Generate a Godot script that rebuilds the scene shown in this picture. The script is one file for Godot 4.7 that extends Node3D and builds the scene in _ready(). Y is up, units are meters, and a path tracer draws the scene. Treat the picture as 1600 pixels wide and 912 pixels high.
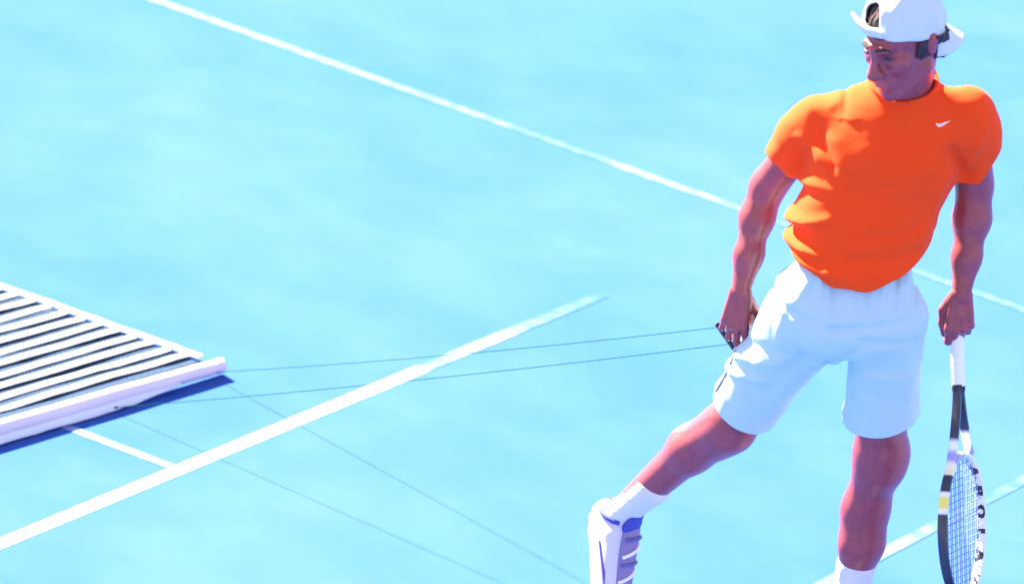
extends Node3D

# ------------------------------------------------------------------ mesh helpers
class Acc:
	var v := PackedVector3Array()
	var n := PackedVector3Array()
	var c := PackedColorArray()
	var i := PackedInt32Array()
	var coloured := false

	func mesh() -> ArrayMesh:
		var a := []
		a.resize(Mesh.ARRAY_MAX)
		a[Mesh.ARRAY_VERTEX] = v
		a[Mesh.ARRAY_NORMAL] = n
		if coloured:
			a[Mesh.ARRAY_COLOR] = c
		a[Mesh.ARRAY_INDEX] = i
		var m := ArrayMesh.new()
		m.add_surface_from_arrays(Mesh.PRIMITIVE_TRIANGLES, a)
		return m

	func add(o: Acc) -> void:
		var base := v.size()
		v.append_array(o.v)
		n.append_array(o.n)
		c.append_array(o.c)
		for k in o.i:
			i.append(base + k)

	func smooth() -> void:
		n.resize(v.size())
		n.fill(Vector3.ZERO)
		for t in range(0, i.size(), 3):
			var a := v[i[t]]
			var q := -(v[i[t + 1]] - a).cross(v[i[t + 2]] - a)
			n[i[t]] += q
			n[i[t + 1]] += q
			n[i[t + 2]] += q
		for k in n.size():
			n[k] = n[k].normalized() if n[k].length_squared() > 0.0 else Vector3.UP

	# a quad given counter-clockwise seen from outside
	func quad(a: int, b: int, d: int, e: int) -> void:
		i.append(a); i.append(d); i.append(b)
		i.append(a); i.append(e); i.append(d)

	func flat_quad(a: Vector3, b: Vector3, d: Vector3, e: Vector3, col := Color.WHITE) -> void:
		var q := (b - a).cross(d - a).normalized()
		var s := v.size()
		for p in [a, b, d, e]:
			v.append(p)
			n.append(q)
			c.append(col)
		quad(s, s + 1, s + 2, s + 3)


class Bone:
	var a: Vector3
	var ba: Vector3
	var end: Vector3
	var ra: float
	var rb: float
	var m: Basis
	var warped := false
	var len2: float
	var reach: float

	func d(p: Vector3) -> float:
		var pa := p - a
		if warped:
			pa = m * pa
		if len2 < 1e-12:
			return pa.length() - ra
		var h := clampf(pa.dot(ba) / len2, 0.0, 1.0)
		return (pa - ba * h).length() - ra - (rb - ra) * h


# a tapered capsule; wide = directions along which it is stretched, w = by how much
func bone(a: Vector3, b: Vector3, ra: float, rb: float, wide := Vector3.ZERO, w := 1.0, wide2 := Vector3.ZERO, w2 := 1.0) -> Bone:
	var o := Bone.new()
	o.a = a
	o.end = b
	o.ra = ra
	o.rb = rb
	var m := Basis.IDENTITY
	if w != 1.0:
		var u := wide.normalized()
		m = shrink(u, w)
		o.warped = true
	if w2 != 1.0:
		m = shrink(wide2.normalized(), w2) * m
		o.warped = true
	o.m = m
	o.ba = m * (b - a)
	o.len2 = o.ba.length_squared()
	o.reach = maxf(ra, rb) * maxf(1.0, maxf(w, w2))
	return o


func shrink(u: Vector3, w: float) -> Basis:
	var f := 1.0 / w - 1.0
	return Basis(Vector3(1, 0, 0) + u * (u.x * f), Vector3(0, 1, 0) + u * (u.y * f), Vector3(0, 0, 1) + u * (u.z * f))


func blend(bones: Array, k: float, p: Vector3) -> float:
	var d := 1e9
	for b: Bone in bones:
		var e := b.d(p)
		var g := absf(d - e)
		if g < k:
			var h := (k - g) / k
			d = minf(d, e) - h * h * k * 0.25
		elif e < d:
			d = e
	return d


func relief_at(kind: int, p: Vector3) -> float:
	if kind == 1:
		return shirt_relief(p)
	if kind == 2:
		return shorts_relief(p)
	if kind == 3:
		return 0.003 * sin(p.x * 310.0 + 3.0 * sin(p.y * 90.0)) * sin(p.z * 270.0)
	return 0.0005 * sin(p.y * 420.0)


# surface nets round the smooth union of bones, less the smooth union of cuts
func field_mesh(bones: Array, k: float, cell: float, cuts := [], cut_k := 0.004, relief := 0, amp := 0.0) -> Acc:
	var lo := Vector3.INF
	var hi := -Vector3.INF
	for b: Bone in bones:
		var r := Vector3.ONE * (b.reach + k + amp + cell * 3.0)
		lo = lo.min(b.a.min(b.end) - r)
		hi = hi.max(b.a.max(b.end) + r)
	var nb := ((hi - lo) / (cell * 4.0)).ceil()
	var bx := int(nb.x)
	var by := int(nb.y)
	var bz := int(nb.z)
	var sx := bx * 4 + 1
	var sy := by * 4 + 1
	var sz := bz * 4 + 1
	var field := PackedFloat32Array()
	field.resize(sx * sy * sz)
	field.fill(1e9)
	var ids := PackedInt32Array()
	ids.resize(sx * sy * sz)
	ids.fill(-1)
	var half := cell * 2.0 * 1.74
	var lists := {}
	for b: Bone in bones:
		var r := Vector3.ONE * (b.reach + k + amp + half)
		var l := ((b.a.min(b.end) - r - lo) / (cell * 4.0)).floor()
		var u := ((b.a.max(b.end) + r - lo) / (cell * 4.0)).ceil()
		for z in range(maxi(int(l.z), 0), mini(int(u.z), bz)):
			for y in range(maxi(int(l.y), 0), mini(int(u.y), by)):
				for x in range(maxi(int(l.x), 0), mini(int(u.x), bx)):
					var p := lo + Vector3(x + 0.5, y + 0.5, z + 0.5) * cell * 4.0
					if b.d(p) < half + k + amp:
						var id := x + bx * (y + by * z)
						if lists.has(id):
							lists[id].append(b)
						else:
							lists[id] = [b]
	var cubes := []
	for id: int in lists:
		var x := id % bx
		var y := (id / bx) % by
		var z := id / (bx * by)
		var p := lo + Vector3(x + 0.5, y + 0.5, z + 0.5) * cell * 4.0
		var list: Array = lists[id]
		var d := blend(list, k, p)
		if cuts.is_empty() and absf(d) > half * 1.05 + amp + k * 0.3:
			continue
		if d > half * 1.05 + amp + k * 0.3:
			continue
		cubes.append(Vector3i(x, y, z) * 4)
		for cz in 5:
			for cy in 5:
				for cx in 5:
					var at := (x * 4 + cx) + sx * ((y * 4 + cy) + sy * (z * 4 + cz))
					if field[at] < 1e8:
						continue
					var q := lo + Vector3(x * 4 + cx, y * 4 + cy, z * 4 + cz) * cell
					var e := blend(list, k, q)
					if e < 1e8 and relief:
						e -= relief_at(relief, q)
					if not cuts.is_empty():
						var c := -blend(cuts, cut_k, q)
						var g := absf(c - e)
						e = maxf(c, e)
						if g < cut_k:
							var h := (cut_k - g) / cut_k
							e += h * h * cut_k * 0.25
					field[at] = minf(e, 1e7)
	var out := Acc.new()
	var steps := [0, 1, sx, sx + 1, sx * sy, sx * sy + 1, sx * sy + sx, sx * sy + sx + 1]
	var corner := [Vector3(0, 0, 0), Vector3(1, 0, 0), Vector3(0, 1, 0), Vector3(1, 1, 0), Vector3(0, 0, 1), Vector3(1, 0, 1), Vector3(0, 1, 1), Vector3(1, 1, 1)]
	var edges := [[0, 1], [2, 3], [4, 5], [6, 7], [0, 2], [1, 3], [4, 6], [5, 7], [0, 4], [1, 5], [2, 6], [3, 7]]
	for cube: Vector3i in cubes:
		for cz in range(cube.z, cube.z + 4):
			for cy in range(cube.y, cube.y + 4):
				for cx in range(cube.x, cube.x + 4):
					var at := cx + sx * (cy + sy * cz)
					var count := 0
					for s: int in steps:
						if field[at + s] < 0.0:
							count += 1
					if count == 0 or count == 8:
						continue
					var sum := Vector3.ZERO
					var hits := 0
					for e in edges:
						var f0 := field[at + steps[e[0]]]
						var f1 := field[at + steps[e[1]]]
						if (f0 < 0.0) != (f1 < 0.0):
							sum += corner[e[0]].lerp(corner[e[1]], f0 / (f0 - f1))
							hits += 1
					ids[at] = out.v.size()
					out.v.append(lo + (Vector3(cx, cy, cz) + sum / hits) * cell)
	var along := [1, sx, sx * sy]
	for cube: Vector3i in cubes:
		for cz in range(cube.z, cube.z + 4):
			for cy in range(cube.y, cube.y + 4):
				for cx in range(cube.x, cube.x + 4):
					var at := cx + sx * (cy + sy * cz)
					if ids[at] < 0:
						continue
					var inside := field[at] < 0.0
					for axis in 3:
						if inside == (field[at + along[axis]] < 0.0):
							continue
						var u: int = along[(axis + 1) % 3]
						var w: int = along[(axis + 2) % 3]
						var a := ids[at]
						var b := ids[at - u]
						var c := ids[at - u - w]
						var d := ids[at - w]
						if b < 0 or c < 0 or d < 0:
							continue
						if inside:
							out.quad(a, b, c, d)
						else:
							out.quad(a, d, c, b)
	out.smooth()
	return out


# keeps the part of the mesh where value >= 0, cut cleanly along value = 0
func clip(o: Acc, value: PackedFloat32Array) -> Acc:
	var out := Acc.new()
	var moved := PackedInt32Array()
	moved.resize(o.v.size())
	moved.fill(-1)
	var between := {}
	for t in range(0, o.i.size(), 3):
		var poly := PackedInt32Array()
		for s in 3:
			var a := o.i[t + s]
			var b := o.i[t + (s + 1) % 3]
			if value[a] >= 0.0:
				if moved[a] < 0:
					moved[a] = out.v.size()
					out.v.append(o.v[a])
				poly.append(moved[a])
			if (value[a] >= 0.0) != (value[b] >= 0.0):
				var key := mini(a, b) * 4194304 + maxi(a, b)
				if not between.has(key):
					between[key] = out.v.size()
					out.v.append(o.v[a].lerp(o.v[b], value[a] / (value[a] - value[b])))
				poly.append(between[key])
		for s in range(1, poly.size() - 1):
			out.i.append(poly[0])
			out.i.append(poly[s])
			out.i.append(poly[s + 1])
	out.smooth()
	return out


# gives an open sheet a thickness inwards, with its rims closed
func thicken(o: Acc, t: float) -> Acc:
	var out := Acc.new()
	var n := o.v.size()
	out.v.append_array(o.v)
	for k in n:
		out.v.append(o.v[k] - o.n[k] * t)
	out.i.append_array(o.i)
	var open := {}
	for q in range(0, o.i.size(), 3):
		out.i.append(n + o.i[q])
		out.i.append(n + o.i[q + 2])
		out.i.append(n + o.i[q + 1])
		for s in 3:
			var a := o.i[q + s]
			var b := o.i[q + (s + 1) % 3]
			var back := b * 4194304 + a
			if open.has(back):
				open.erase(back)
			else:
				open[a * 4194304 + b] = true
	for key: int in open:
		var a := key / 4194304
		var b := key % 4194304
		out.i.append(a); out.i.append(n + a); out.i.append(b)
		out.i.append(b); out.i.append(n + a); out.i.append(n + b)
	out.smooth()
	return out


# a tube of given radii along a path, closed at both ends; wide stretches it along one direction
func tube(path: Array, radii: Array, sides := 10, col := Color.WHITE, wide := Vector3.ZERO, w := 1.0) -> Acc:
	var out := Acc.new()
	var up := Vector3.ZERO
	for k in path.size():
		var dir: Vector3 = (path[mini(k + 1, path.size() - 1)] - path[maxi(k - 1, 0)]).normalized()
		if k == 0:
			up = dir.cross(Vector3(0.31, 0.87, 0.38)).normalized()
		up = (up - dir * up.dot(dir)).normalized()
		var side := dir.cross(up)
		for s in sides:
			var a := TAU * s / sides
			var off: Vector3 = up * cos(a) + side * sin(a)
			if w != 1.0:
				off += wide * (off.dot(wide) * (w - 1.0))
			out.v.append(path[k] + off * radii[k])
			out.c.append(col)
		if k:
			var p := (k - 1) * sides
			for s in sides:
				var e := (s + 1) % sides
				out.quad(p + s, p + e, p + sides + e, p + sides + s)
	var last := (path.size() - 1) * sides
	for end in 2:
		var first := out.v.size()
		out.v.append(path[0] if end == 0 else path[-1])
		out.c.append(col)
		for s in sides:
			out.v.append(out.v[s] if end == 0 else out.v[last + s])
			out.c.append(col)
		for s in sides:
			var e := (s + 1) % sides
			if end == 0:
				out.i.append(first); out.i.append(first + 1 + s); out.i.append(first + 1 + e)
			else:
				out.i.append(first); out.i.append(first + 1 + e); out.i.append(first + 1 + s)
	out.smooth()
	return out


# a bar of rounded rectangular section along a path in a plane of given normal
func sweep(path: Array, normal: Vector3, tall: float, thick: float, cols: Array, closed := false) -> Acc:
	var out := Acc.new()
	out.coloured = true
	var section := []
	for s in 12:
		var a := TAU * (s + 0.5) / 12
		section.append(Vector2(signf(cos(a)) * pow(absf(cos(a)), 0.55), signf(sin(a)) * pow(absf(sin(a)), 0.55)))
	var count := path.size()
	for k in count:
		var nxt: Vector3 = path[(k + 1) % count] if closed else path[mini(k + 1, count - 1)]
		var prv: Vector3 = path[(k - 1 + count) % count] if closed else path[maxi(k - 1, 0)]
		var dir := (nxt - prv).normalized()
		var out_dir := dir.cross(normal).normalized()
		for q: Vector2 in section:
			out.v.append(path[k] + out_dir * (q.x * thick * 0.5) + normal * (q.y * tall * 0.5))
			out.c.append(cols[k])
	for k in (count if closed else count - 1):
		var p := k * 12
		var q := ((k + 1) % count) * 12
		for s in 12:
			var e := (s + 1) % 12
			out.quad(p + s, q + s, q + e, p + e)
	out.smooth()
	return out


func grain(freq: float, octaves: int, sd: int, ramp: Gradient = null, bump := 0.0, size := 512) -> NoiseTexture2D:
	var nz := FastNoiseLite.new()
	nz.seed = sd
	nz.noise_type = FastNoiseLite.TYPE_SIMPLEX_SMOOTH
	nz.frequency = freq
	nz.fractal_octaves = octaves
	var t := NoiseTexture2D.new()
	t.width = size
	t.height = size
	t.seamless = true
	t.noise = nz
	if ramp:
		t.color_ramp = ramp
	if bump > 0.0:
		t.as_normal_map = true
		t.bump_strength = bump
	return t


func ramp(stops: Array) -> Gradient:
	var g := Gradient.new()
	var o := PackedFloat32Array()
	var c := PackedColorArray()
	for s in stops:
		o.append(s[0])
		c.append(s[1])
	g.offsets = o
	g.colors = c
	return g


# real-world (linear) base colour
func mat(r: float, g: float, b: float, rough := 0.8) -> StandardMaterial3D:
	var m := StandardMaterial3D.new()
	m.albedo_color = Color(r, g, b).linear_to_srgb()
	m.roughness = rough
	return m


func cloth(r: float, g: float, b: float) -> StandardMaterial3D:
	var m := mat(r, g, b, 0.9)
	m.metallic_specular = 0.25
	m.rim_enabled = true
	m.rim = 0.5
	m.rim_tint = 0.6
	m.normal_enabled = true
	m.normal_texture = weave
	m.normal_scale = 0.08
	m.uv1_triplanar = true
	m.uv1_scale = Vector3.ONE * 9.0
	return m


func part(called: String, what, m: Material, parent: Node) -> MeshInstance3D:
	var o := MeshInstance3D.new()
	o.name = called
	o.mesh = what.mesh() if what is Acc else what
	o.material_override = m
	o.cast_shadow = GeometryInstance3D.SHADOW_CASTING_SETTING_ON
	parent.add_child(o, true)
	return o


func thing(called: String, label: String, category: String, at := Vector3.ZERO) -> Node3D:
	var o := Node3D.new()
	o.name = called
	o.position = at
	add_child(o, true)
	o.set_meta("label", label)
	o.set_meta("category", category)
	return o


func structure(called: String, what, m: Material) -> MeshInstance3D:
	var o := part(called, what, m, self)
	o.set_meta("kind", "structure")
	return o


func shifted(o: Acc, by: Vector3) -> Acc:
	for k in o.v.size():
		o.v[k] -= by
	return o


var weave: NoiseTexture2D
var skin: StandardMaterial3D

# ------------------------------------------------------------------ the player's joints (metres)
var left_ankle := Vector3(0.7857, 0.0900, 2.0524)
var left_knee := Vector3(0.8522, 0.5233, 2.0904)
var left_hip := Vector3(0.8358, 0.9281, 2.2050)
var right_hip := Vector3(0.6806, 0.9103, 2.1550)
var right_knee := Vector3(0.5055, 0.5507, 1.9972)
var right_ankle := Vector3(0.2562, 0.2325, 1.8234)
var right_ball := Vector3(0.2412, 0.0450, 1.8985)
var neck := Vector3(0.8734, 1.4429, 2.0900)
var head := Vector3(0.8663, 1.5667, 2.1500)
var chest := Vector3(0.8393, 1.2821, 2.1000)
var waist := Vector3(0.7912, 1.1197, 2.1400)
var pelvis := Vector3(0.7612, 0.9722, 2.1800)
var right_shoulder := Vector3(0.6926, 1.3547, 2.0500)
var right_elbow := Vector3(0.5697, 1.1278, 1.9850)
var right_wrist := Vector3(0.5210, 0.9172, 2.0600)
var left_shoulder := Vector3(1.0226, 1.4009, 2.1000)
var left_elbow := Vector3(1.0482, 1.1520, 2.0500)
var left_wrist := Vector3(1.0175, 0.9420, 2.1300)
var player_at := Vector3(0.76, 0, 2.05)


func _ready() -> void:
	# camera
	var cam := Camera3D.new()
	cam.name = "camera"
	cam.position = Vector3(0, 5.3689, 12.0588)
	cam.rotation_degrees = Vector3(-24.0, 0, 0)
	cam.fov = 6.9505
	cam.near = 0.1
	cam.far = 600.0
	var lens := CameraAttributesPhysical.new()
	lens.frustum_focal_length = 197.6
	lens.frustum_near = 0.1
	lens.frustum_far = 600.0
	lens.frustum_focus_distance = 11.05
	lens.exposure_aperture = 4.5
	cam.attributes = lens
	add_child(cam)
	# sky
	var sky := ProceduralSkyMaterial.new()
	sky.sky_top_color = Color(0.46, 0.49, 0.64)
	sky.sky_horizon_color = Color(0.80, 0.74, 0.75)
	sky.sky_curve = 0.18
	sky.ground_horizon_color = Color(0.55, 0.55, 0.60)
	sky.ground_bottom_color = Color(0.25, 0.27, 0.32)
	sky.sky_energy_multiplier = 0.70
	var env := Environment.new()
	env.background_mode = Environment.BG_SKY
	env.sky = Sky.new()
	env.sky.sky_material = sky
	env.tonemap_mode = Environment.TONE_MAPPER_LINEAR
	env.tonemap_exposure = 9.0
	env.sdfgi_enabled = true
	env.ssao_enabled = true
	env.ssil_enabled = true
	var we := WorldEnvironment.new()
	we.name = "environment"
	we.environment = env
	add_child(we)
	# sun, high behind the player and to the left
	var sun := DirectionalLight3D.new()
	sun.name = "sun"
	sun.light_color = Color(1.0, 0.965, 0.90)
	sun.light_energy = 1.6
	sun.light_angular_distance = 1.6
	sun.shadow_enabled = true
	var toward := Vector3(0.66, -0.98, 0.86)
	sun.look_at_from_position(Vector3.ZERO, toward, Vector3.UP)
	add_child(sun)

	weave = grain(0.06, 3, 5, null, 4.0, 256)
	skin = mat(0.26, 0.046, 0.050, 0.4)

	skin.albedo_color = Color.WHITE
	skin.albedo_texture = grain(0.03, 5, 61, ramp([[0.0, Color(0.205, 0.034, 0.042).linear_to_srgb()], [0.5, Color(0.26, 0.046, 0.050).linear_to_srgb()], [1.0, Color(0.31, 0.060, 0.060).linear_to_srgb()]]), 0.0, 256)
	skin.uv1_triplanar = true
	skin.uv1_scale = Vector3.ONE * 4.0

	build_court()
	build_mat()
	build_player()
	build_racquet()
	build_cord()


# ------------------------------------------------------------------ court
var court_a := Color(0.0355, 0.088, 0.31)

func build_court() -> void:
	var g := Acc.new()
	g.flat_quad(Vector3(-400, -0.008, 400), Vector3(400, -0.008, 400), Vector3(400, -0.008, -400), Vector3(-400, -0.008, -400))
	var around := mat(0.10, 0.16, 0.30, 0.9)
	structure("ground", g, around)
	# the blue hard court, its grain laid along the direction in which it is swept
	var m := StandardMaterial3D.new()
	m.roughness = 1.0
	m.metallic_specular = 0.08
	m.albedo_color = Color(1, 1, 1)
	m.albedo_texture = grain(0.003, 3, 21, ramp([[0.0, Color(0.0300, 0.0830, 0.30).linear_to_srgb()], [0.38, Color(0.0345, 0.0880, 0.31).linear_to_srgb()], [0.62, Color(0.0375, 0.0905, 0.315).linear_to_srgb()], [1.0, Color(0.0430, 0.0950, 0.32).linear_to_srgb()]]), 0.0, 1024)
	m.detail_enabled = true
	m.detail_blend_mode = BaseMaterial3D.BLEND_MODE_MUL
	m.detail_uv_layer = BaseMaterial3D.DETAIL_UV_2
	m.detail_albedo = grain(0.006, 4, 33, ramp([[0.0, Color(0.93, 0.965, 0.97)], [0.45, Color(0.97, 0.985, 0.99)], [0.65, Color(1, 1, 1)], [1.0, Color(1, 1, 1)]]), 0.0, 1024)
	var side := Vector2(0.66, -0.75)
	var a := []
	a.resize(Mesh.ARRAY_MAX)
	var v := PackedVector3Array()
	var n := PackedVector3Array()
	var uv := PackedVector2Array()
	var uv2 := PackedVector2Array()
	for p in [Vector2(-22, -22), Vector2(22, -22), Vector2(22, 22), Vector2(-22, 22)]:
		v.append(Vector3(p.x, 0, p.y))
		n.append(Vector3.UP)
		var along: float = p.dot(Vector2(-side.y, side.x))
		var across: float = p.dot(side)
		uv.append(Vector2(along / 6.0, across / 4.5))
		uv2.append(Vector2(along / 3.0 + 0.21, across / 1.9))
	a[Mesh.ARRAY_VERTEX] = v
	a[Mesh.ARRAY_NORMAL] = n
	a[Mesh.ARRAY_TEX_UV] = uv
	a[Mesh.ARRAY_TEX_UV2] = uv2
	a[Mesh.ARRAY_TANGENT] = PackedFloat32Array([1, 0, 0, 1, 1, 0, 0, 1, 1, 0, 0, 1, 1, 0, 0, 1])
	a[Mesh.ARRAY_INDEX] = PackedInt32Array([0, 1, 2, 0, 2, 3])
	var c := ArrayMesh.new()
	c.add_surface_from_arrays(Mesh.PRIMITIVE_TRIANGLES, a)
	structure("court_surface", c, m)
	# painted lines; wear = how far the paint has gone at stations along the line
	line("baseline", Vector2(-3.2, -4.24), Vector2(3.4, 2.02), 0.034, [[0, 0.40], [0.31, 0.42], [0.40, 0.46], [0.46, 0.52], [0.50, 0.62], [0.525, 0.60], [0.535, 0.42], [0.575, 0.50], [0.6, 0.60], [0.7, 0.62], [1, 0.5]])
	line("sideline", Vector2(-2.6, 2.86), Vector2(0.25, 0.015), 0.051, [[0, 0.0], [0.5, 0.0], [0.78, 0.0], [0.825, 0.05], [0.833, 0.6], [0.85, 0.5], [0.87, 0.32], [0.90, 0.32], [0.93, 0.62], [0.955, 0.62], [0.985, 0.70], [1.0, 0.92]])
	line("short_line", Vector2(-1.5, 0.573), Vector2(-0.862, 1.094), 0.030, [[0, 0.3], [0.6, 0.34], [1, 0.42]])
	line("outer_sideline", Vector2(0.2, 2.325), Vector2(2.6, -0.22), 0.044, [[0, 0.5], [0.30, 0.5], [0.32, 0.48], [0.38, 0.70], [0.46, 0.66], [0.6, 0.70], [1, 0.6]])



func line(called: String, from: Vector2, to: Vector2, wide: float, wear: Array) -> void:
	var o := Acc.new()
	o.coloured = true
	var dir := (to - from).normalized()
	var side := Vector2(-dir.y, dir.x)
	var nz := FastNoiseLite.new()
	nz.seed = called.length()
	nz.frequency = 9.0
	var count := int(from.distance_to(to) / 0.02)
	var white := Color(0.70, 0.78, 0.80)
	for k in count + 1:
		var t := float(k) / count
		var gone := 0.0
		for s in wear.size() - 1:
			if t >= wear[s][0] and t <= wear[s + 1][0]:
				gone = lerpf(wear[s][1], wear[s + 1][1], (t - wear[s][0]) / (wear[s + 1][0] - wear[s][0]))
		for j in 5:
			var w: float = (j / 4.0 - 0.5) * (wide + 0.004 * nz.get_noise_2d(t * 30.0, 7.0 * (1 if j > 2 else -1)))
			var p := from.lerp(to, t) + side * w
			o.v.append(Vector3(p.x, 0.0010, p.y))
			o.n.append(Vector3.UP)
			var edge := 0.16 if j == 0 or j == 4 else 0.0
			var g := clampf(gone + edge + 0.25 * nz.get_noise_2d(p.x * 2.0, p.y * 2.0) * (0.3 + gone), 0.0, 1.0)
			o.c.append(white.lerp(court_a, 1.0 - pow(1.0 - g, 3.5)))
		if k:
			for j in 4:
				var a := (k - 1) * 5 + j
				o.quad(a, a + 1, a + 6, a + 5)
	for k in o.n.size():
		o.n[k] = Vector3.UP
	var m := mat(1, 1, 1, 0.8)
	m.vertex_color_use_as_albedo = true
	m.roughness = 1.0
	m.metallic_specular = 0.05
	structure(called, o, m)


# ------------------------------------------------------------------ drag mat
var bar_end := Vector3(-0.770, 0.033, 0.538)
var bar_dir := Vector3(-0.8068, 0, 0.5908)

func build_mat() -> void:
	var base := Vector3(-1.3, 0, 0.6)
	var t := thing("drag_mat", "white slatted drag mat with a pale front tube lying on the blue court", "drag mat", base)
	var white := mat(0.55, 0.60, 0.64, 0.55)
	white.normal_enabled = true
	white.normal_texture = grain(0.03, 4, 51, null, 3.0, 256)
	white.normal_scale = 0.4
	white.uv1_triplanar = true
	white.uv1_scale = Vector3(3, 3, 3)
	var tube_m := mat(0.60, 0.53, 0.55, 0.45)
	var dark := mat(0.045, 0.072, 0.122, 0.9)
	dark.metallic_specular = 0.05
	dark.albedo_texture = grain(0.09, 4, 52, ramp([[0.0, Color(0.7, 0.75, 0.8)], [0.6, Color(0.95, 0.95, 0.95)], [1.0, Color(1, 1, 1)]]), 0.0, 256)
	dark.uv1_triplanar = true
	dark.uv1_scale = Vector3(4, 4, 4)
	var nz := FastNoiseLite.new()
	nz.seed = 3
	nz.frequency = 1.6
	# front tube
	var path := []
	var rad := []
	for k in 25:
		var s := 1.9 * k / 24.0
		path.append(bar_end + bar_dir * s + Vector3(0, -0.006 + 0.018 * s * (1.2 - 0.6 * s) + 0.003 * nz.get_noise_2d(s * 2.0, 4.0), 0) - base)
		rad.append(0.0205 + 0.001 * nz.get_noise_2d(s * 6.0, 40.0))
	part("front_tube", tube(path, rad, 18), tube_m, t)
	var cap_path := [bar_end - base - bar_dir * 0.006 - Vector3(0, 0.006, 0), bar_end - base + bar_dir * 0.012 - Vector3(0, 0.006, 0)]
	part("end_cap", tube(cap_path, [0.0195, 0.0215], 18), tube_m, t)
	# bristle strip under the tube, in front
	var front := Vector3(bar_dir.z, 0, -bar_dir.x)
	if front.z < 0.0:
		front = -front
	var strip := Acc.new()
	var s0 := 0.14
	for k in 60:
		var s := s0 + 1.76 * k / 59.0
		var wob := 0.004 * nz.get_noise_2d(s * 9.0, 9.0)
		var c := bar_end + bar_dir * s - base + front * (0.014 + wob)
		var low := 0.003 + 0.006 * maxf(0.0, nz.get_noise_2d(s * 4.0, 77.0) + 0.2)
		if k < 5:
			low += 0.003 * (5 - k)
		for q: Vector2 in [Vector2(-0.014, 0.026), Vector2(-0.016, low + 0.004), Vector2(0.016, low), Vector2(0.021, low + 0.004), Vector2(0.016, 0.022), Vector2(0.008, 0.027)]:
			strip.v.append(c + front * q.x + Vector3(0, q.y - c.y, 0))
		if k:
			for j in 6:
				var e := (j + 1) % 6
				strip.quad((k - 1) * 6 + j, k * 6 + j, k * 6 + e, (k - 1) * 6 + e)
	for end in 2:
		var f := 0 if end == 0 else 59 * 6
		for j in range(1, 5):
			if end == 0:
				strip.i.append(f); strip.i.append(f + j + 1); strip.i.append(f + j)
			else:
				strip.i.append(f); strip.i.append(f + j); strip.i.append(f + j + 1)
	strip.smooth()
	part("brush_strip", strip, white, t)
	# slats behind the tube, right ends along a slanting edge
	var edge0 := Vector3(-0.848, 0, 0.440)
	var back := Vector3(-0.778, 0, -0.628)
	var pitch := 0.0632
	var slats := 34
	var sheet := Acc.new()
	for k in slats:
		var e := edge0 + back * (pitch * (k + 0.15)) - base
		var slat := Acc.new()
		var p0 := e + bar_dir * (-0.004 + 0.006 * nz.get_noise_2d(k * 9.0, 3.0))
		var length := 1.75
		var skew := 0.012 * nz.get_noise_2d(k * 5.0, 13.0)
		for j in 29:
			var s := length * j / 28.0
			var lift := 0.012 + 0.006 * nz.get_noise_2d(s * 1.3 + k * 0.1, k * 0.35) + 0.002 * nz.get_noise_2d(s * 6.0, k * 7.0)
			var c := p0 + bar_dir * s + back * (skew * s + 0.003 * nz.get_noise_2d(s * 4.0, k * 11.0)) + Vector3(0, lift, 0)
			for q in 7:
				var a := PI * q / 6.0
				slat.v.append(c + back * (-0.0145 * cos(a)) + Vector3(0, 0.0055 * sin(a) + 0.001, 0))
			if j:
				for q in 6:
					var b := (j - 1) * 7 + q
					slat.quad(b, b + 7, b + 8, b + 1)
				slat.quad((j - 1) * 7 + 6, j * 7 + 6, j * 7, (j - 1) * 7)
		for end in 2:
			var f := 0 if end == 0 else 28 * 7
			for q in range(1, 6):
				if end == 0:
					slat.i.append(f); slat.i.append(f + q); slat.i.append(f + q + 1)
				else:
					slat.i.append(f); slat.i.append(f + q + 1); slat.i.append(f + q)
		slat.smooth()
		part("slat", slat, white, t)
	# dark netting that carries the slats
	for k in slats * 2 + 2:
		var e := edge0 + back * (pitch * (k * 0.5 - 0.6)) - base
		for j in 29:
			var s := 0.015 + 1.72 * j / 28.0
			sheet.v.append(e + bar_dir * s + Vector3(0, 0.0085 + 0.006 * nz.get_noise_2d(s * 1.3 + k * 0.05, k * 0.175), 0))
		if k:
			for j in 28:
				var b := (k - 1) * 29 + j
				sheet.quad(b, b + 29, b + 30, b + 1)
	sheet.smooth()
	part("netting", thicken(sheet, 0.003), dark, t)
	# pale edging along the slat ends
	var hem := []
	var hr := []
	for k in 40:
		var q := edge0 + back * (pitch * slats * k / 39.0 - 0.03) - base + bar_dir * (0.004 + 0.004 * nz.get_noise_2d(k * 3.0, 1.0))
		hem.append(q + Vector3(0, 0.017 + 0.005 * nz.get_noise_2d(0.1, k * 0.3), 0))
		hr.append(0.005)
	part("edging", tube(hem, hr, 8, Color.WHITE, Vector3(bar_dir.x, 0, bar_dir.z), 2.6), white, t)


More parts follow.
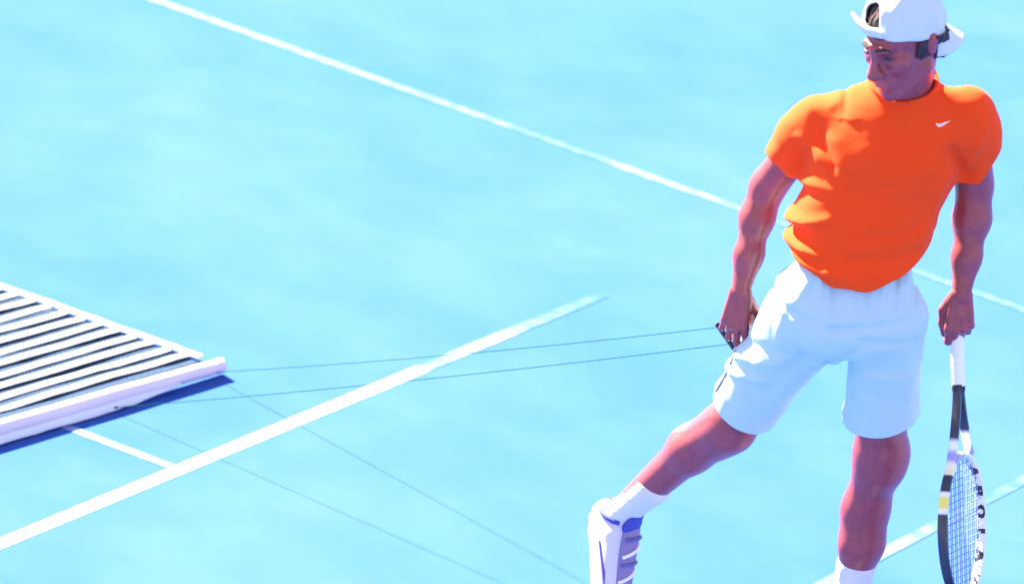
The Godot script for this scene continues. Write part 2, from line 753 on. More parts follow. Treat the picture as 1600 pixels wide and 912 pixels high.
# ------------------------------------------------------------------ player
func hand_bones(w: Vector3, dir: Vector3, nrm: Vector3, across: Vector3, curls: Array, spread: Array, thumb: Array, s: float) -> Array:
	var out := []
	var reach := [0.086, 0.090, 0.086, 0.077]
	var off := [-0.028, -0.0095, 0.0095, 0.0275]
	var rad := [0.0088, 0.0090, 0.0085, 0.0075]
	var lens := [[0.042, 0.026, 0.020], [0.046, 0.029, 0.021], [0.043, 0.027, 0.020], [0.034, 0.021, 0.018]]
	for f in 4:
		var kn: Vector3 = w + (dir * reach[f] + across * off[f] + nrm * (0.004 - absf(off[f] + 0.006) * 0.12)) * s
		out.append(bone(w + across * off[f] * 0.55 * s, kn, 0.0135 * s, rad[f] * 1.25 * s))
		var bend := 0.0
		var at := kn
		for q in 3:
			bend += deg_to_rad(curls[f][q])
			var d: Vector3 = (dir * cos(bend) - nrm * sin(bend) + across * spread[f] * cos(bend)).normalized()
			var to: Vector3 = at + d * lens[f][q] * s
			out.append(bone(at, to, rad[f] * (1.08 - 0.1 * q) * s, rad[f] * (0.98 - 0.1 * q) * s))
			at = to
	out.append(bone(w + (dir * 0.05 + nrm * -0.004) * s, w + (dir * 0.05 + nrm * -0.004) * s, 0.015 * s, 0.015 * s, across, 2.0, dir, 1.8))
	var rt := [0.0155, 0.0125, 0.0105, 0.0085]
	for q in thumb.size() - 1:
		var a: Vector3 = thumb[q]
		var b: Vector3 = thumb[q + 1]
		out.append(bone(w + (across * a.x + dir * a.y - nrm * a.z) * s, w + (across * b.x + dir * b.y - nrm * b.z) * s, rt[q] * s, rt[q + 1] * s))
	return out


var head_frame := Basis.IDENTITY

func hp(x: float, y: float, z: float) -> Vector3:
	return head + head_frame * Vector3(x, y, z)


func head_bones() -> Array:
	var o := []
	var X := head_frame.x
	var Y := head_frame.y
	var Z := head_frame.z
	o.append(bone(hp(0, 0.035, -0.012), hp(0, 0.035, -0.012), 0.074, 0.074, Y, 1.27, Z, 1.28))
	o.append(bone(hp(0, -0.03, 0.026), hp(0, -0.03, 0.026), 0.056, 0.056, Y, 1.35, Z, 1.1))
	for s in [-1.0, 1.0]:
		o.append(bone(hp(0.052 * s, -0.055, 0.002), hp(0.017 * s, -0.097, 0.066), 0.018, 0.016))
		o.append(bone(hp(0.030 * s, 0.030, 0.084), hp(0.006 * s, 0.026, 0.091), 0.009, 0.009))
		o.append(bone(hp(0.046 * s, -0.012, 0.058), hp(0.040 * s, -0.020, 0.066), 0.018, 0.016))
		o.append(bone(hp(0.011 * s, -0.034, 0.098), hp(0.008 * s, -0.034, 0.102), 0.0075, 0.007))
		o.append(bone(hp(0.078 * s, -0.004, -0.008), hp(0.079 * s, 0.012, -0.012), 0.006, 0.0075, Y, 2.2, Z, 2.0))
	o.append(bone(hp(0, 0.016, 0.088), hp(0, -0.030, 0.112), 0.008, 0.0115))
	o.append(bone(hp(-0.019, -0.060, 0.083), hp(0.019, -0.060, 0.083), 0.0075, 0.0065))
	o.append(bone(hp(-0.015, -0.072, 0.082), hp(0.015, -0.072, 0.082), 0.008, 0.008))
	o.append(bone(hp(0, -0.100, 0.074), hp(0, -0.096, 0.070), 0.016, 0.018))
	o.append(bone(hp(0, -0.03, -0.02), neck, 0.054, 0.056))
	return o


func build_player() -> void:
	var t := thing("person", "walking tennis player in orange shirt, white shorts and backwards white cap pulling two cords", "person", player_at)
	head_frame = Basis(Vector3.UP, deg_to_rad(-48.0)) * Basis(Vector3.RIGHT, deg_to_rad(16.0)) * Basis(Vector3(0, 0, 1), deg_to_rad(0.0))
	# ---- skin: limbs, neck and trunk as one surface
	var b := []
	var calf_r := right_knee.lerp(right_ankle, 0.3) + Vector3(-0.008, 0.006, -0.010)
	b.append(bone(right_hip, right_knee, 0.070, 0.054))
	b.append(bone(right_knee + Vector3(0.0, -0.004, 0.012), right_knee.lerp(right_ankle, 0.12), 0.051, 0.050))
	b.append(bone(right_knee, calf_r, 0.052, 0.053))
	b.append(bone(calf_r, right_ankle, 0.051, 0.033))
	b.append(bone(left_hip + Vector3(0, 0, -0.03), left_knee, 0.066, 0.057))
	b.append(bone(left_knee + Vector3(0, 0.01, 0.012), left_knee + Vector3(0, -0.03, 0.012), 0.050, 0.048))
	var calf_l := left_knee.lerp(left_ankle, 0.36) + Vector3(-0.006, 0, -0.014)
	b.append(bone(left_knee, calf_l, 0.055, 0.051))
	b.append(bone(calf_l, left_knee.lerp(left_ankle, 0.55), 0.051, 0.049))
	b.append(bone(left_knee.lerp(left_ankle, 0.55), left_ankle, 0.048, 0.032))
	for s in 2:
		var sh := right_shoulder if s == 0 else left_shoulder
		var el := right_elbow if s == 0 else left_elbow
		var wr := right_wrist if s == 0 else left_wrist
		var belly := el.lerp(wr, 0.24)
		b.append(bone(sh + Vector3(0, -0.026, 0), el.lerp(sh, 0.1), 0.038, 0.035))
		b.append(bone(sh.lerp(el, 0.45) + Vector3(0, 0, 0.008), sh.lerp(el, 0.7) + Vector3(0, 0, 0.004), 0.034, 0.031))
		b.append(bone(el.lerp(sh, 0.1), belly, 0.036, 0.0385 if s == 1 else 0.0355))
		b.append(bone(belly, el.lerp(wr, 0.62), 0.038 if s == 1 else 0.0345, 0.026))
		b.append(bone(el.lerp(wr, 0.62), wr, 0.026, 0.0195, Vector3(1, 0, 0.2), 1.15))
	b.append(bone(pelvis + Vector3(0, 0.02, -0.02), waist + Vector3(0, 0, -0.01), 0.075, 0.08, Vector3.RIGHT, 1.40))
	b.append(bone(waist + Vector3(0, 0, -0.01), chest + Vector3(0, 0, -0.01), 0.085, 0.095, Vector3.RIGHT, 1.45))
	b.append(bone(chest, neck.lerp(chest, 0.45), 0.09, 0.06, Vector3.RIGHT, 1.4))
	b.append(bone(right_shoulder + Vector3(0.03, -0.02, -0.01), left_shoulder - Vector3(0.03, 0.03, 0.01), 0.036, 0.036))
	b.append(bone(neck + Vector3(0, -0.05, -0.01), hp(0, -0.04, -0.022), 0.060, 0.053))
	var skin_mesh := field_mesh(b, 0.035, 0.0055)
	skin_mesh.add(field_mesh(head_bones(), 0.016, 0.0032, [bone(hp(-0.017, -0.066, 0.095), hp(0.017, -0.066, 0.095), 0.003, 0.003), bone(hp(0.024, 0.009, 0.097), hp(0.040, 0.008, 0.092), 0.0075, 0.0065), bone(hp(-0.024, 0.009, 0.097), hp(-0.040, 0.008, 0.092), 0.0075, 0.0065)], 0.008))
	# right hand: a loose fist round the ends of the cords
	var rd := Vector3(-0.16, -0.95, 0.16).normalized()
	var rn := Vector3(-0.30, 0.2, 0.93)
	rn = (rn - rd * rn.dot(rd)).normalized()
	var ra := -rn.cross(rd).normalized()
	if ra.x > 0.0:
		ra = -ra
	var hb := hand_bones(right_wrist, rd, rn, ra, [[16, 42, 30], [22, 50, 32], [26, 56, 36], [30, 60, 38]], [-0.16, -0.03, 0.09, 0.22], [Vector3(-0.018, 0.014, 0.008), Vector3(-0.040, 0.046, 0.022), Vector3(-0.034, 0.076, 0.038), Vector3(-0.016, 0.094, 0.046)], 0.92)
	hb.append(bone(right_wrist.lerp(right_elbow, 0.12), right_wrist, 0.0175, 0.0195, ra, 1.15))
	skin_mesh.add(field_mesh(hb, 0.0055, 0.0028))
	# left hand: fingers and thumb down the two sides of the grip
	var ld := Vector3(-0.03, -0.96, 0.22).normalized()
	var ln := Vector3(0.05, 0.2, 0.97)
	ln = (ln - ld * ln.dot(ld)).normalized()
	var la := ln.cross(ld).normalized()
	if la.x < 0.0:
		la = -la
	var lb := hand_bones(left_wrist, ld, ln, la, [[28, 58, 40], [40, 72, 50], [46, 76, 50], [52, 74, 48]], [0.10, 0.0, -0.04, -0.10], [Vector3(-0.020, 0.010, 0.006), Vector3(-0.040, 0.042, 0.016), Vector3(-0.040, 0.076, 0.022), Vector3(-0.034, 0.104, 0.026)], 0.92)
	lb.append(bone(left_wrist.lerp(left_elbow, 0.12), left_wrist, 0.018, 0.0195, la, 1.15))
	skin_mesh.add(field_mesh(lb, 0.0055, 0.0028))
	var body := part("body", shifted(skin_mesh, player_at), skin, t)
	for s in [-1.0, 1.0]:
		var e := Acc.new()
		e.add(tube([hp(0.020 * s, 0.006, 0.0885), hp(0.026 * s, 0.009, 0.0895), hp(0.034 * s, 0.009, 0.0872), hp(0.042 * s, 0.006, 0.0815)], [0.001, 0.0042, 0.0042, 0.001], 8))
		part("eye", shifted(e, player_at), mat(0.045, 0.025, 0.025, 0.3), body)
		var br := tube([hp(0.012 * s, 0.031, 0.099), hp(0.028 * s, 0.036, 0.094), hp(0.042 * s, 0.031, 0.082)], [0.003, 0.0042, 0.002], 8)
		part("eyebrow", shifted(br, player_at), mat(0.03, 0.018, 0.014, 0.9), body)

	build_hair_and_cap(t)
	build_shirt(t)
	build_shorts(t)
	build_foot(t, right_knee, right_ankle, right_ball, Vector3(0.76, 0, 0.62).normalized(), 0.31)
	build_foot(t, left_knee, left_ankle, Vector3(left_ankle.x + 0.03, 0.045, left_ankle.z + 0.13), Vector3(0.2, 0, 1).normalized(), 0.30)


func side_hair() -> Array:
	var o := []
	for s in [-1.0, 1.0]:
		o.append(bone(hp(0.0625 * s, 0.034, 0.034), hp(0.071 * s, 0.028, -0.035), 0.012, 0.015))
		o.append(bone(hp(0.067 * s, 0.018, 0.012), hp(0.066 * s, -0.008, 0.012), 0.0075, 0.004))
		o.append(bone(hp(0.066 * s, 0.015, -0.045), hp(0.050 * s, -0.04, -0.058), 0.020, 0.020))
	return o


func build_hair_and_cap(t: Node3D) -> void:
	var Y := head_frame.y
	var Z := head_frame.z
	var hairs := field_mesh([bone(hp(0, 0.032, -0.013), hp(0, 0.032, -0.013), 0.0775, 0.0775, Y, 1.25, Z, 1.26), bone(hp(-0.03, -0.035, -0.062), hp(0.03, -0.035, -0.062), 0.030, 0.030)] + side_hair(), 0.02, 0.004, [], 0.004, 3, 0.004)
	var keep := PackedFloat32Array()
	for p in hairs.v:
		var q := head_frame.transposed() * (p - head)
		var kept := minf(q.y + 0.055, maxf(0.030 - q.z, q.y - 0.050))
		keep.append(minf(kept, maxf(0.026 + 0.2 * q.z - q.y, minf(q.z - 0.03, 0.042 - absf(q.x + 0.022)))))
	part("hair", shifted(thicken(clip(hairs, keep), 0.004), player_at), mat(0.022, 0.013, 0.012, 0.7), t)
	# cap worn backwards: crown with an open arch over the brow, strap, bill at the back
	var white := cloth(0.50, 0.58, 0.56)
	var cf := Basis(Vector3.UP, deg_to_rad(-58.0)) * Basis(Vector3.RIGHT, deg_to_rad(-3.0))
	var c := hp(0, 0.036, -0.008)
	var crown := Acc.new()
	var arch := PackedFloat32Array()
	var rows := 30
	var ring := 72
	for r in rows + 1:
		var th := deg_to_rad(96.0) * r / rows
		for s in ring + 1:
			var ph := TAU * s / ring
			var seam := 0.0
			for q in 6:
				var dd := absf(wrapf(ph - PI / 6.0 - q * PI / 3.0, -PI, PI)) * sin(th)
				seam = maxf(seam, exp(-dd * dd / 0.0012))
			var dent := 0.0018 * sin(ph * 5.0 + th * 4.0) * sin(th * 2.0) + 0.0012 * sin(ph * 9.0 - th * 7.0)
			var grow := 1.0 - 0.020 * seam + 1.8 * dent / 0.08
			var q := Vector3(0.0815 * sin(th) * sin(ph), 0.110 * cos(th), 0.099 * sin(th) * cos(ph)) * grow
			crown.v.append(c + cf * q)
			var away := wrapf(ph, -PI, PI)
			var lift := deg_to_rad(96.0) - th
			arch.append(pow(away / 0.40, 2.0) + pow((lift - 0.20) / 0.52, 2.0) - 1.0 if lift > 0.20 else 1.0)
	for r in rows:
		for s in ring:
			var a := r * (ring + 1) + s
			crown.quad(a, a + ring + 1, a + ring + 2, a + 1)
	crown.smooth()
	var cap := part("cap", shifted(thicken(clip(crown, arch), 0.003), player_at), white, t)
	var knob := tube([c + cf * Vector3(0, 0.1085, 0), c + cf * Vector3(0, 0.112, 0), c + cf * Vector3(0, 0.1145, 0)], [0.009, 0.008, 0.003], 10)
	part("button", shifted(knob, player_at), white, cap)
	# loose end of the strap
	var strap := tube([c + cf * Vector3(0.045, 0.002, 0.092), c + cf * Vector3(0.01, 0.004, 0.109), c + cf * Vector3(-0.03, 0.012, 0.106), c + cf * Vector3(-0.052, 0.024, 0.108)], [0.0035, 0.004, 0.004, 0.003], 8, Color.WHITE, cf.y, 2.6)
	part("strap", shifted(strap, player_at), white, cap)
	var bill := Acc.new()
	for j in 9:
		var u := j / 8.0
		for s in 25:
			var w := s / 12.0 - 1.0
			var ph := PI + w * 1.12
			var rim := Vector3(0.0812 * sin(ph), -0.008, 0.0985 * cos(ph))
			var out := Vector3(sin(ph) * 0.45, 0, cos(ph) * 1.0)
			var length := 0.056 * sqrt(maxf(0.0, 1.0 - pow(absf(w), 2.6)))
			var q := rim + out * (length * u) + Vector3(0, -0.034 * u - 0.022 * w * w * u + 0.004, 0)
			bill.v.append(c + cf * q)
	for j in 8:
		for s in 24:
			var a := j * 25 + s
			bill.quad(a, a + 25, a + 26, a + 1)
	bill.smooth()
	part("bill", shifted(thicken(bill, 0.004), player_at), white, cap)


# distance-based folds of cloth: each is a line from a to b (x, y), width, height
var folds := []

func fold_relief(p: Vector3) -> float:
	var e := 0.0
	for f in folds:
		var ax: float = p.x - f[0]
		var ay: float = p.y - f[1]
		var bx: float = f[2] - f[0]
		var by: float = f[3] - f[1]
		var h := (ax * bx + ay * by) / (bx * bx + by * by)
		if h < -0.2 or h > 1.2:
			continue
		h = clampf(h, 0.0, 1.0)
		var dx := ax - bx * h
		var dy := ay - by * h
		var d2: float = (dx * dx + dy * dy) / (f[4] * f[4])
		if d2 < 6.0:
			e += f[5] * exp(-d2) * (1.0 - 0.6 * h)
	return e


func shirt_relief(p: Vector3) -> float:
	var e := 0.0045 * crease.get_noise_3d(p.x * 8.0, p.y * 14.0, p.z * 8.0)
	if p.z > 2.0:
		e += fold_relief(p)
	return e


func shorts_relief(p: Vector3) -> float:
	var e := 0.005 * crease.get_noise_3d(p.x * 13.0 + 40.0, p.y * 7.0, p.z * 13.0)
	if p.z > 2.0:
		e += fold_relief(p)
	return e


var crease := FastNoiseLite.new()

func build_shirt(t: Node3D) -> void:
	crease.seed = 11
	crease.frequency = 0.9
	crease.fractal_octaves = 2
	folds = [[0.626, 1.218, 0.721, 1.227, 0.014, 0.0140], [0.592, 1.127, 0.703, 1.164, 0.011, 0.0160], [0.596, 1.092, 0.731, 1.080, 0.010, 0.0150], [0.617, 1.067, 0.790, 1.030, 0.010, 0.0120], [0.609, 1.111, 0.715, 1.127, 0.010, -0.0040], [0.699, 1.059, 0.870, 1.042, 0.010, 0.0080], [0.698, 1.082, 0.898, 1.079, 0.010, -0.0060], [0.742, 1.102, 0.919, 1.120, 0.012, 0.0060], [0.777, 1.459, 0.714, 1.390, 0.009, 0.0070], [0.762, 1.471, 0.740, 1.382, 0.007, -0.0060], [0.969, 1.246, 0.917, 1.099, 0.013, 0.0090], [0.978, 1.310, 1.024, 1.225, 0.012, -0.0100], [0.715, 1.272, 0.677, 1.356, 0.013, -0.0100], [0.645, 1.313, 0.703, 1.274, 0.012, 0.0070], [1.052, 1.352, 1.020, 1.259, 0.011, 0.0080], [0.848, 1.415, 0.911, 1.231, 0.030, -0.0060], [0.751, 1.339, 0.777, 1.185, 0.030, -0.0060]]
	var r := Vector3.RIGHT
	var b := []
	b.append(bone(Vector3(0.755, 0.89, 2.192), Vector3(0.793, 1.12, 2.135), 0.126, 0.110, r, 1.36))
	b.append(bone(Vector3(0.795, 1.12, 2.12), Vector3(0.838, 1.262, 2.09), 0.108, 0.118, r, 1.43))
	b.append(bone(Vector3(0.838, 1.262, 2.09), Vector3(0.858, 1.345, 2.085), 0.115, 0.098, r, 1.42))
	b.append(bone(Vector3(0.78, 1.24, 2.125), Vector3(0.90, 1.25, 2.125), 0.07, 0.07))
	for s in 2:
		var sh := right_shoulder if s == 0 else left_shoulder
		var el := right_elbow if s == 0 else left_elbow
		b.append(bone(neck + Vector3(0, -0.045, 0.0), sh + Vector3(0, -0.016 if s == 0 else -0.024, 0), 0.055, 0.045))
		var out := Vector3(-0.004 if s == 0 else 0.009, 0, 0.004)
		b.append(bone(sh + Vector3(0, -0.012 if s == 0 else -0.022, 0), sh.lerp(el, 0.42) + out, 0.049 if s == 0 else 0.047, 0.049))
		b.append(bone(sh.lerp(el, 0.42) + out, sh.lerp(el, 0.68 if s == 0 else 0.88) + out, 0.050, 0.052))
		b.append(bone(chest.lerp(sh, 0.45) + Vector3(0, -0.02, 0), sh.lerp(el, 0.25), 0.07, 0.058))
	b.append(bone(neck + Vector3(0, -0.05, -0.01), neck + Vector3(0, 0.015, -0.012), 0.068, 0.066))
	var o := field_mesh(b, 0.03, 0.005, [], 0.004, 1, 0.016)
	var keep := PackedFloat32Array()
	var rs := (right_elbow - right_shoulder).normalized()
	var ls := (left_elbow - left_shoulder).normalized()
	var re := right_shoulder.lerp(right_elbow, 0.56)
	var le := left_shoulder.lerp(left_elbow, 0.72)
	for p in o.v:
		var k := 1.0
		for arm in [[right_shoulder, re, rs], [left_shoulder, le, ls]]:
			var past: float = (p - arm[1]).dot(arm[2])
			if past > -0.05 and (p - arm[1] - arm[2] * past).length() < 0.085:
				k = minf(k, -past + 0.004 * sin(p.z * 60.0))
		# hem, lower at the middle of the front
		var q := (p.x - 0.80) / 0.17
		k = minf(k, p.y - (1.017 + 0.074 * (q + 0.15) * (q + 0.15) + 0.003 * sin(p.x * 70.0 + p.z * 30.0)))
		# neck opening, dipping in front
		var dn := p - neck
		var rim := (hp(0, -0.04, -0.02) - neck).normalized()
		var along := dn.dot(rim)
		if along > -0.075:
			k = minf(k, (dn - rim * along).length() - 0.073)
		keep.append(k)
	o = clip(o, keep)
	var m := cloth(0.82, 0.060, 0.007)
	var shirt := part("shirt", shifted(thicken(o, 0.003), player_at), m, t)
	# small tick on the left breast
	var tick := Acc.new()
	var at := Vector3(0.9571, 1.3675, 2.2000)
	var top := []
	for k in 15:
		var u := k / 14.0
		var x := -0.016 + 0.034 * u
		var mid := 0.009 * pow(maxf(0.0, u - 0.25) / 0.75, 1.4) + 0.005 * pow(maxf(0.0, 0.25 - u) / 0.25, 1.5)
		var w := 0.0032 * sin(PI * pow(u, 0.6)) + 0.0004
		for s in 2:
			var p := at + Vector3(x, mid + (w if s else -w), 0)
			top.append(surface_front(o, p) + Vector3(0, 0, 0.0015))
	for k in 14:
		tick.flat_quad(top[k * 2], top[k * 2 + 2], top[k * 2 + 3], top[k * 2 + 1])
	part("chest_logo", shifted(thicken(tick, 0.001), player_at), mat(0.9, 0.55, 0.40, 0.7), shirt)
	# collar band
	var cr := []
	var rr := []
	for p in collar_rim(o):
		cr.append(p)
		rr.append(0.006)
	if cr.size() > 8:
		cr.append(cr[0])
		rr.append(0.006)
		part("collar", shifted(tube(cr, rr, 8), player_at), m, shirt)


# the point of a mesh's front that lies before (x, y)
func surface_front(o: Acc, p: Vector3) -> Vector3:
	var best := 1e9
	var z := p.z
	for k in o.v.size():
		var q := o.v[k]
		if q.z < 2.1:
			continue
		var d := Vector2(q.x - p.x, q.y - p.y).length_squared()
		if d < best:
			best = d
			z = q.z
	return Vector3(p.x, p.y, z)


func collar_rim(o: Acc) -> Array:
	var sums := []
	var counts := []
	for k in 28:
		sums.append(Vector3.ZERO)
		counts.append(0)
	var open := {}
	for q in range(0, o.i.size(), 3):
		for s in 3:
			var a := o.i[q + s]
			var b := o.i[q + (s + 1) % 3]
			if open.has(b * 4194304 + a):
				open.erase(b * 4194304 + a)
			else:
				open[a * 4194304 + b] = true
	for key: int in open:
		var p := o.v[key / 4194304]
		var d := p - neck
		if d.length() < 0.16:
			var at := int(fposmod(atan2(d.x, d.z), TAU) / TAU * 28.0) % 28
			sums[at] += p
			counts[at] += 1
	var out := []
	for k in 28:
		if counts[k]:
			out.append(sums[k] / counts[k])
	return out


func build_shorts(t: Node3D) -> void:
	folds = [[0.550, 0.974, 0.716, 0.927, 0.010, -0.0090], [0.716, 0.927, 0.905, 0.937, 0.010, -0.0090], [0.557, 0.999, 0.715, 0.952, 0.014, 0.0050], [0.715, 0.952, 0.904, 0.962, 0.014, 0.0050], [0.620, 1.049, 0.547, 0.957, 0.009, 0.0100], [0.643, 1.050, 0.573, 0.964, 0.009, -0.0090], [0.672, 1.039, 0.610, 0.948, 0.010, 0.0080], [0.714, 0.819, 0.791, 0.893, 0.013, -0.0130], [0.781, 0.902, 0.918, 0.875, 0.010, -0.0080], [0.493, 0.775, 0.601, 0.799, 0.013, 0.0100], [0.476, 0.731, 0.581, 0.744, 0.011, 0.0090], [0.507, 0.815, 0.622, 0.839, 0.012, -0.0080], [0.759, 0.816, 0.758, 0.680, 0.022, -0.0180], [0.794, 0.790, 0.910, 0.774, 0.014, 0.0070], [0.795, 0.742, 0.912, 0.710, 0.014, -0.0060], [0.663, 0.838, 0.579, 0.710, 0.020, -0.0100], [0.692, 1.040, 0.682, 0.970, 0.007, 0.0070], [0.724, 1.040, 0.715, 0.959, 0.007, -0.0090], [0.763, 1.040, 0.754, 0.948, 0.007, 0.0070], [0.796, 1.040, 0.787, 0.960, 0.007, -0.0090], [0.833, 1.040, 0.824, 0.949, 0.007, 0.0070], [0.863, 1.040, 0.854, 0.962, 0.007, -0.0090], [0.891, 1.040, 0.883, 0.951, 0.007, 0.0070], [0.913, 1.040, 0.904, 0.963, 0.007, -0.0090]]
	var r := Vector3.RIGHT
	var b := []
	b.append(bone(Vector3(0.768, 1.04, 2.16), Vector3(0.762, 0.915, 2.185), 0.088, 0.116, r, 1.46))
	b.append(bone(right_hip + Vector3(0.01, 0.02, 0.0), Vector3(0.5388, 0.6190, 2.0272), 0.108, 0.078, Vector3(0.9, 0, -0.45), 1.0))
	b.append(bone(Vector3(0.5388, 0.6190, 2.0272), Vector3(0.5388, 0.6190, 2.0272) + (Vector3(0.5388, 0.6190, 2.0272) - right_hip).normalized() * 0.08, 0.076, 0.074))
	b.append(bone(left_hip + Vector3(0.0, -0.03, -0.035), Vector3(0.8473, 0.6447, 2.1248), 0.100, 0.085))
	b.append(bone(Vector3(0.8473, 0.6447, 2.1248), Vector3(0.8473, 0.6447, 2.1248) + (Vector3(0.8473, 0.6447, 2.1248) - left_hip).normalized() * 0.08, 0.085, 0.085))
	var o := field_mesh(b, 0.025, 0.0048, [], 0.004, 2, 0.012)
	var keep := PackedFloat32Array()
	var rd := (Vector3(0.5388, 0.6190, 2.0272) - right_hip).normalized()
	var ld := (Vector3(0.8473, 0.6447, 2.1248) - left_hip).normalized()
	for p in o.v:
		var k := 1.0
		var mid: float = (p - Vector3(0.5388, 0.6190, 2.0272)).length() - (p - Vector3(0.8473, 0.6447, 2.1248)).length()
		if p.y < 0.9:
			if mid < 0.0:
				k = (Vector3(0.5388, 0.6190, 2.0272) - p).dot(rd) + 0.006 * sin(p.z * 40.0)
			else:
				k = (Vector3(0.8473, 0.6447, 2.1248) - p).dot((ld + Vector3(0.0, -0.1, 0)).normalized()) + 0.16 * (p.x - Vector3(0.8473, 0.6447, 2.1248).x) * -1.0
		keep.append(minf(k, 1.08 - p.y))
	o = clip(o, keep)
	part("shorts", shifted(thicken(o, 0.003), player_at), cloth(0.42, 0.57, 0.56), t)
	piping(o, t)


# thin grey piping down the outer side of the trailing leg
func piping(o: Acc, t: Node3D) -> void:
	var pp := []
	var pr := []
	for k in 4:
		var u := k / 3.0
		var aim := Vector3(0.4968, 0.7994, 2.0972).lerp(Vector3(0.4705, 0.6596, 2.0472), u)
		var best := 1e9
		var near := aim
		for q in o.v.size():
			var d := o.v[q].distance_squared_to(aim)
			if d < best:
				best = d
				near = o.v[q] + o.n[q] * 0.0006
		pp.append(near)
		pr.append(0.0022)
	part("piping", shifted(tube(pp, pr, 6), player_at), mat(0.16, 0.15, 0.2, 0.8), t.get_node("shorts"))


func build_foot(t: Node3D, knee: Vector3, ankle: Vector3, ball: Vector3, toe_dir: Vector3, sock_from: float) -> void:
	var down := (ball - ankle).normalized()
	var shank := (ankle - knee).normalized()
	var side := toe_dir.cross(Vector3.UP).normalized()
	# instep direction, away from the sole
	var front := (side.cross(down)).normalized()
	if front.dot(toe_dir) < 0.0:
		front = -front
	if (ankle - ball).length() > 0.0 and front.dot(Vector3.UP) < -0.2:
		front = -front
	var sole := -front
	var heel := ankle + down * 0.012 + sole * 0.040
	var white := cloth(0.60, 0.60, 0.62)
	# sock
	var top := knee.lerp(ankle, 1.0 - sock_from)
	var sb := [bone(top, ankle, 0.0435 if sock_from > 0.305 else 0.048, 0.034), bone(ankle, ankle.lerp(ball, 0.4), 0.034, 0.032)]
	var sock := field_mesh(sb, 0.02, 0.005, [], 0.004, 4, 0.003)
	part("sock", shifted(sock, player_at), white, t)
	# shoe
	var toe := ball + toe_dir * 0.075 + Vector3(0, -0.012, 0)
	var ub := [bone(heel - down * 0.012, heel + down * 0.03, 0.032, 0.036), bone(heel, ankle + down * 0.034, 0.032, 0.036), bone(ankle + down * 0.045, ball, 0.036, 0.038, side, 1.25), bone(heel + down * 0.03, ball + sole * 0.012, 0.034, 0.034, side, 1.2), bone(ball, toe, 0.035, 0.025, side, 1.3)]
	var upper := field_mesh(ub, 0.02, 0.005)
	var shoe := part("shoe", shifted(upper, player_at), mat(0.58, 0.55, 0.60, 0.5), t)
	var bottom := [bone(heel + sole * 0.024 - down * 0.008, ball.lerp(heel, 0.15) + sole * 0.034, 0.014, 0.014, side, 2.5), bone(ball + sole * 0.030, toe + Vector3(0, -0.018, 0), 0.014, 0.012, side, 2.9)]
	var under := field_mesh(bottom, 0.015, 0.005)
	part("sole", shifted(under, player_at), mat(0.62, 0.60, 0.58, 0.8), shoe)
	# blue tongue and collar, laces across the instep
	var blue := mat(0.03, 0.05, 0.30, 0.7)
	var tp := ankle + front * 0.040
	var tongue := field_mesh([bone(tp - down * 0.012 + front * 0.016, tp + down * 0.022, 0.013, 0.015, side, 2.0), bone(tp + down * 0.022, tp + down * 0.03, 0.014, 0.013, side, 1.8)], 0.01, 0.004)
	var vamp := field_mesh([bone(tp + down * 0.036, ball + front * 0.020, 0.017, 0.019, side, 1.7), bone(ball + front * 0.020, ball + toe_dir * 0.02 + front * 0.010, 0.018, 0.014, side, 1.7)], 0.01, 0.004)
	part("vamp", shifted(vamp, player_at), mat(0.20, 0.16, 0.30, 0.7), shoe)
	part("tongue", shifted(tongue, player_at), blue, shoe)
	var collar := []
	var cr := []
	for k in 13:
		var a := PI * (k / 12.0) * 1.5 + PI * 0.25
		collar.append(ankle - down * 0.006 + front * (0.043 * cos(a) - 0.006) + side * 0.041 * sin(a) + down * 0.02 * cos(a))
		cr.append(0.0065)
	part("shoe_collar", shifted(tube(collar, cr, 8), player_at), blue, shoe)
	for k in 5:
		var u := 0.26 + 0.15 * k
		var lc := ankle.lerp(ball, u) + front * (0.067 - 0.027 * u)
		var lp := []
		var lr := []
		for s in 7:
			var w := s / 3.0 - 1.0
			lp.append(lc + side * (0.030 * w) - front * (0.014 * w * w) + down * (0.006 * w * (1 if k % 2 else -1)))
			lr.append(0.0046)
		part("lace", shifted(tube(lp, lr, 6), player_at), mat(0.75, 0.75, 0.80, 0.8) if k % 2 else mat(0.10, 0.10, 0.30, 0.8), shoe)
	# dark flash on the side of the shoe
	for s in [-1.0, 1.0]:
		var fl := tube([ankle + down * 0.05 + side * 0.046 * s + sole * 0.02, ankle.lerp(ball, 0.6) + side * 0.045 * s, ball + side * 0.043 * s + front * 0.012 - down * 0.005], [0.003, 0.007, 0.003], 8)
		part("stripe", shifted(fl, player_at), mat(0.12, 0.09, 0.28, 0.6), shoe)


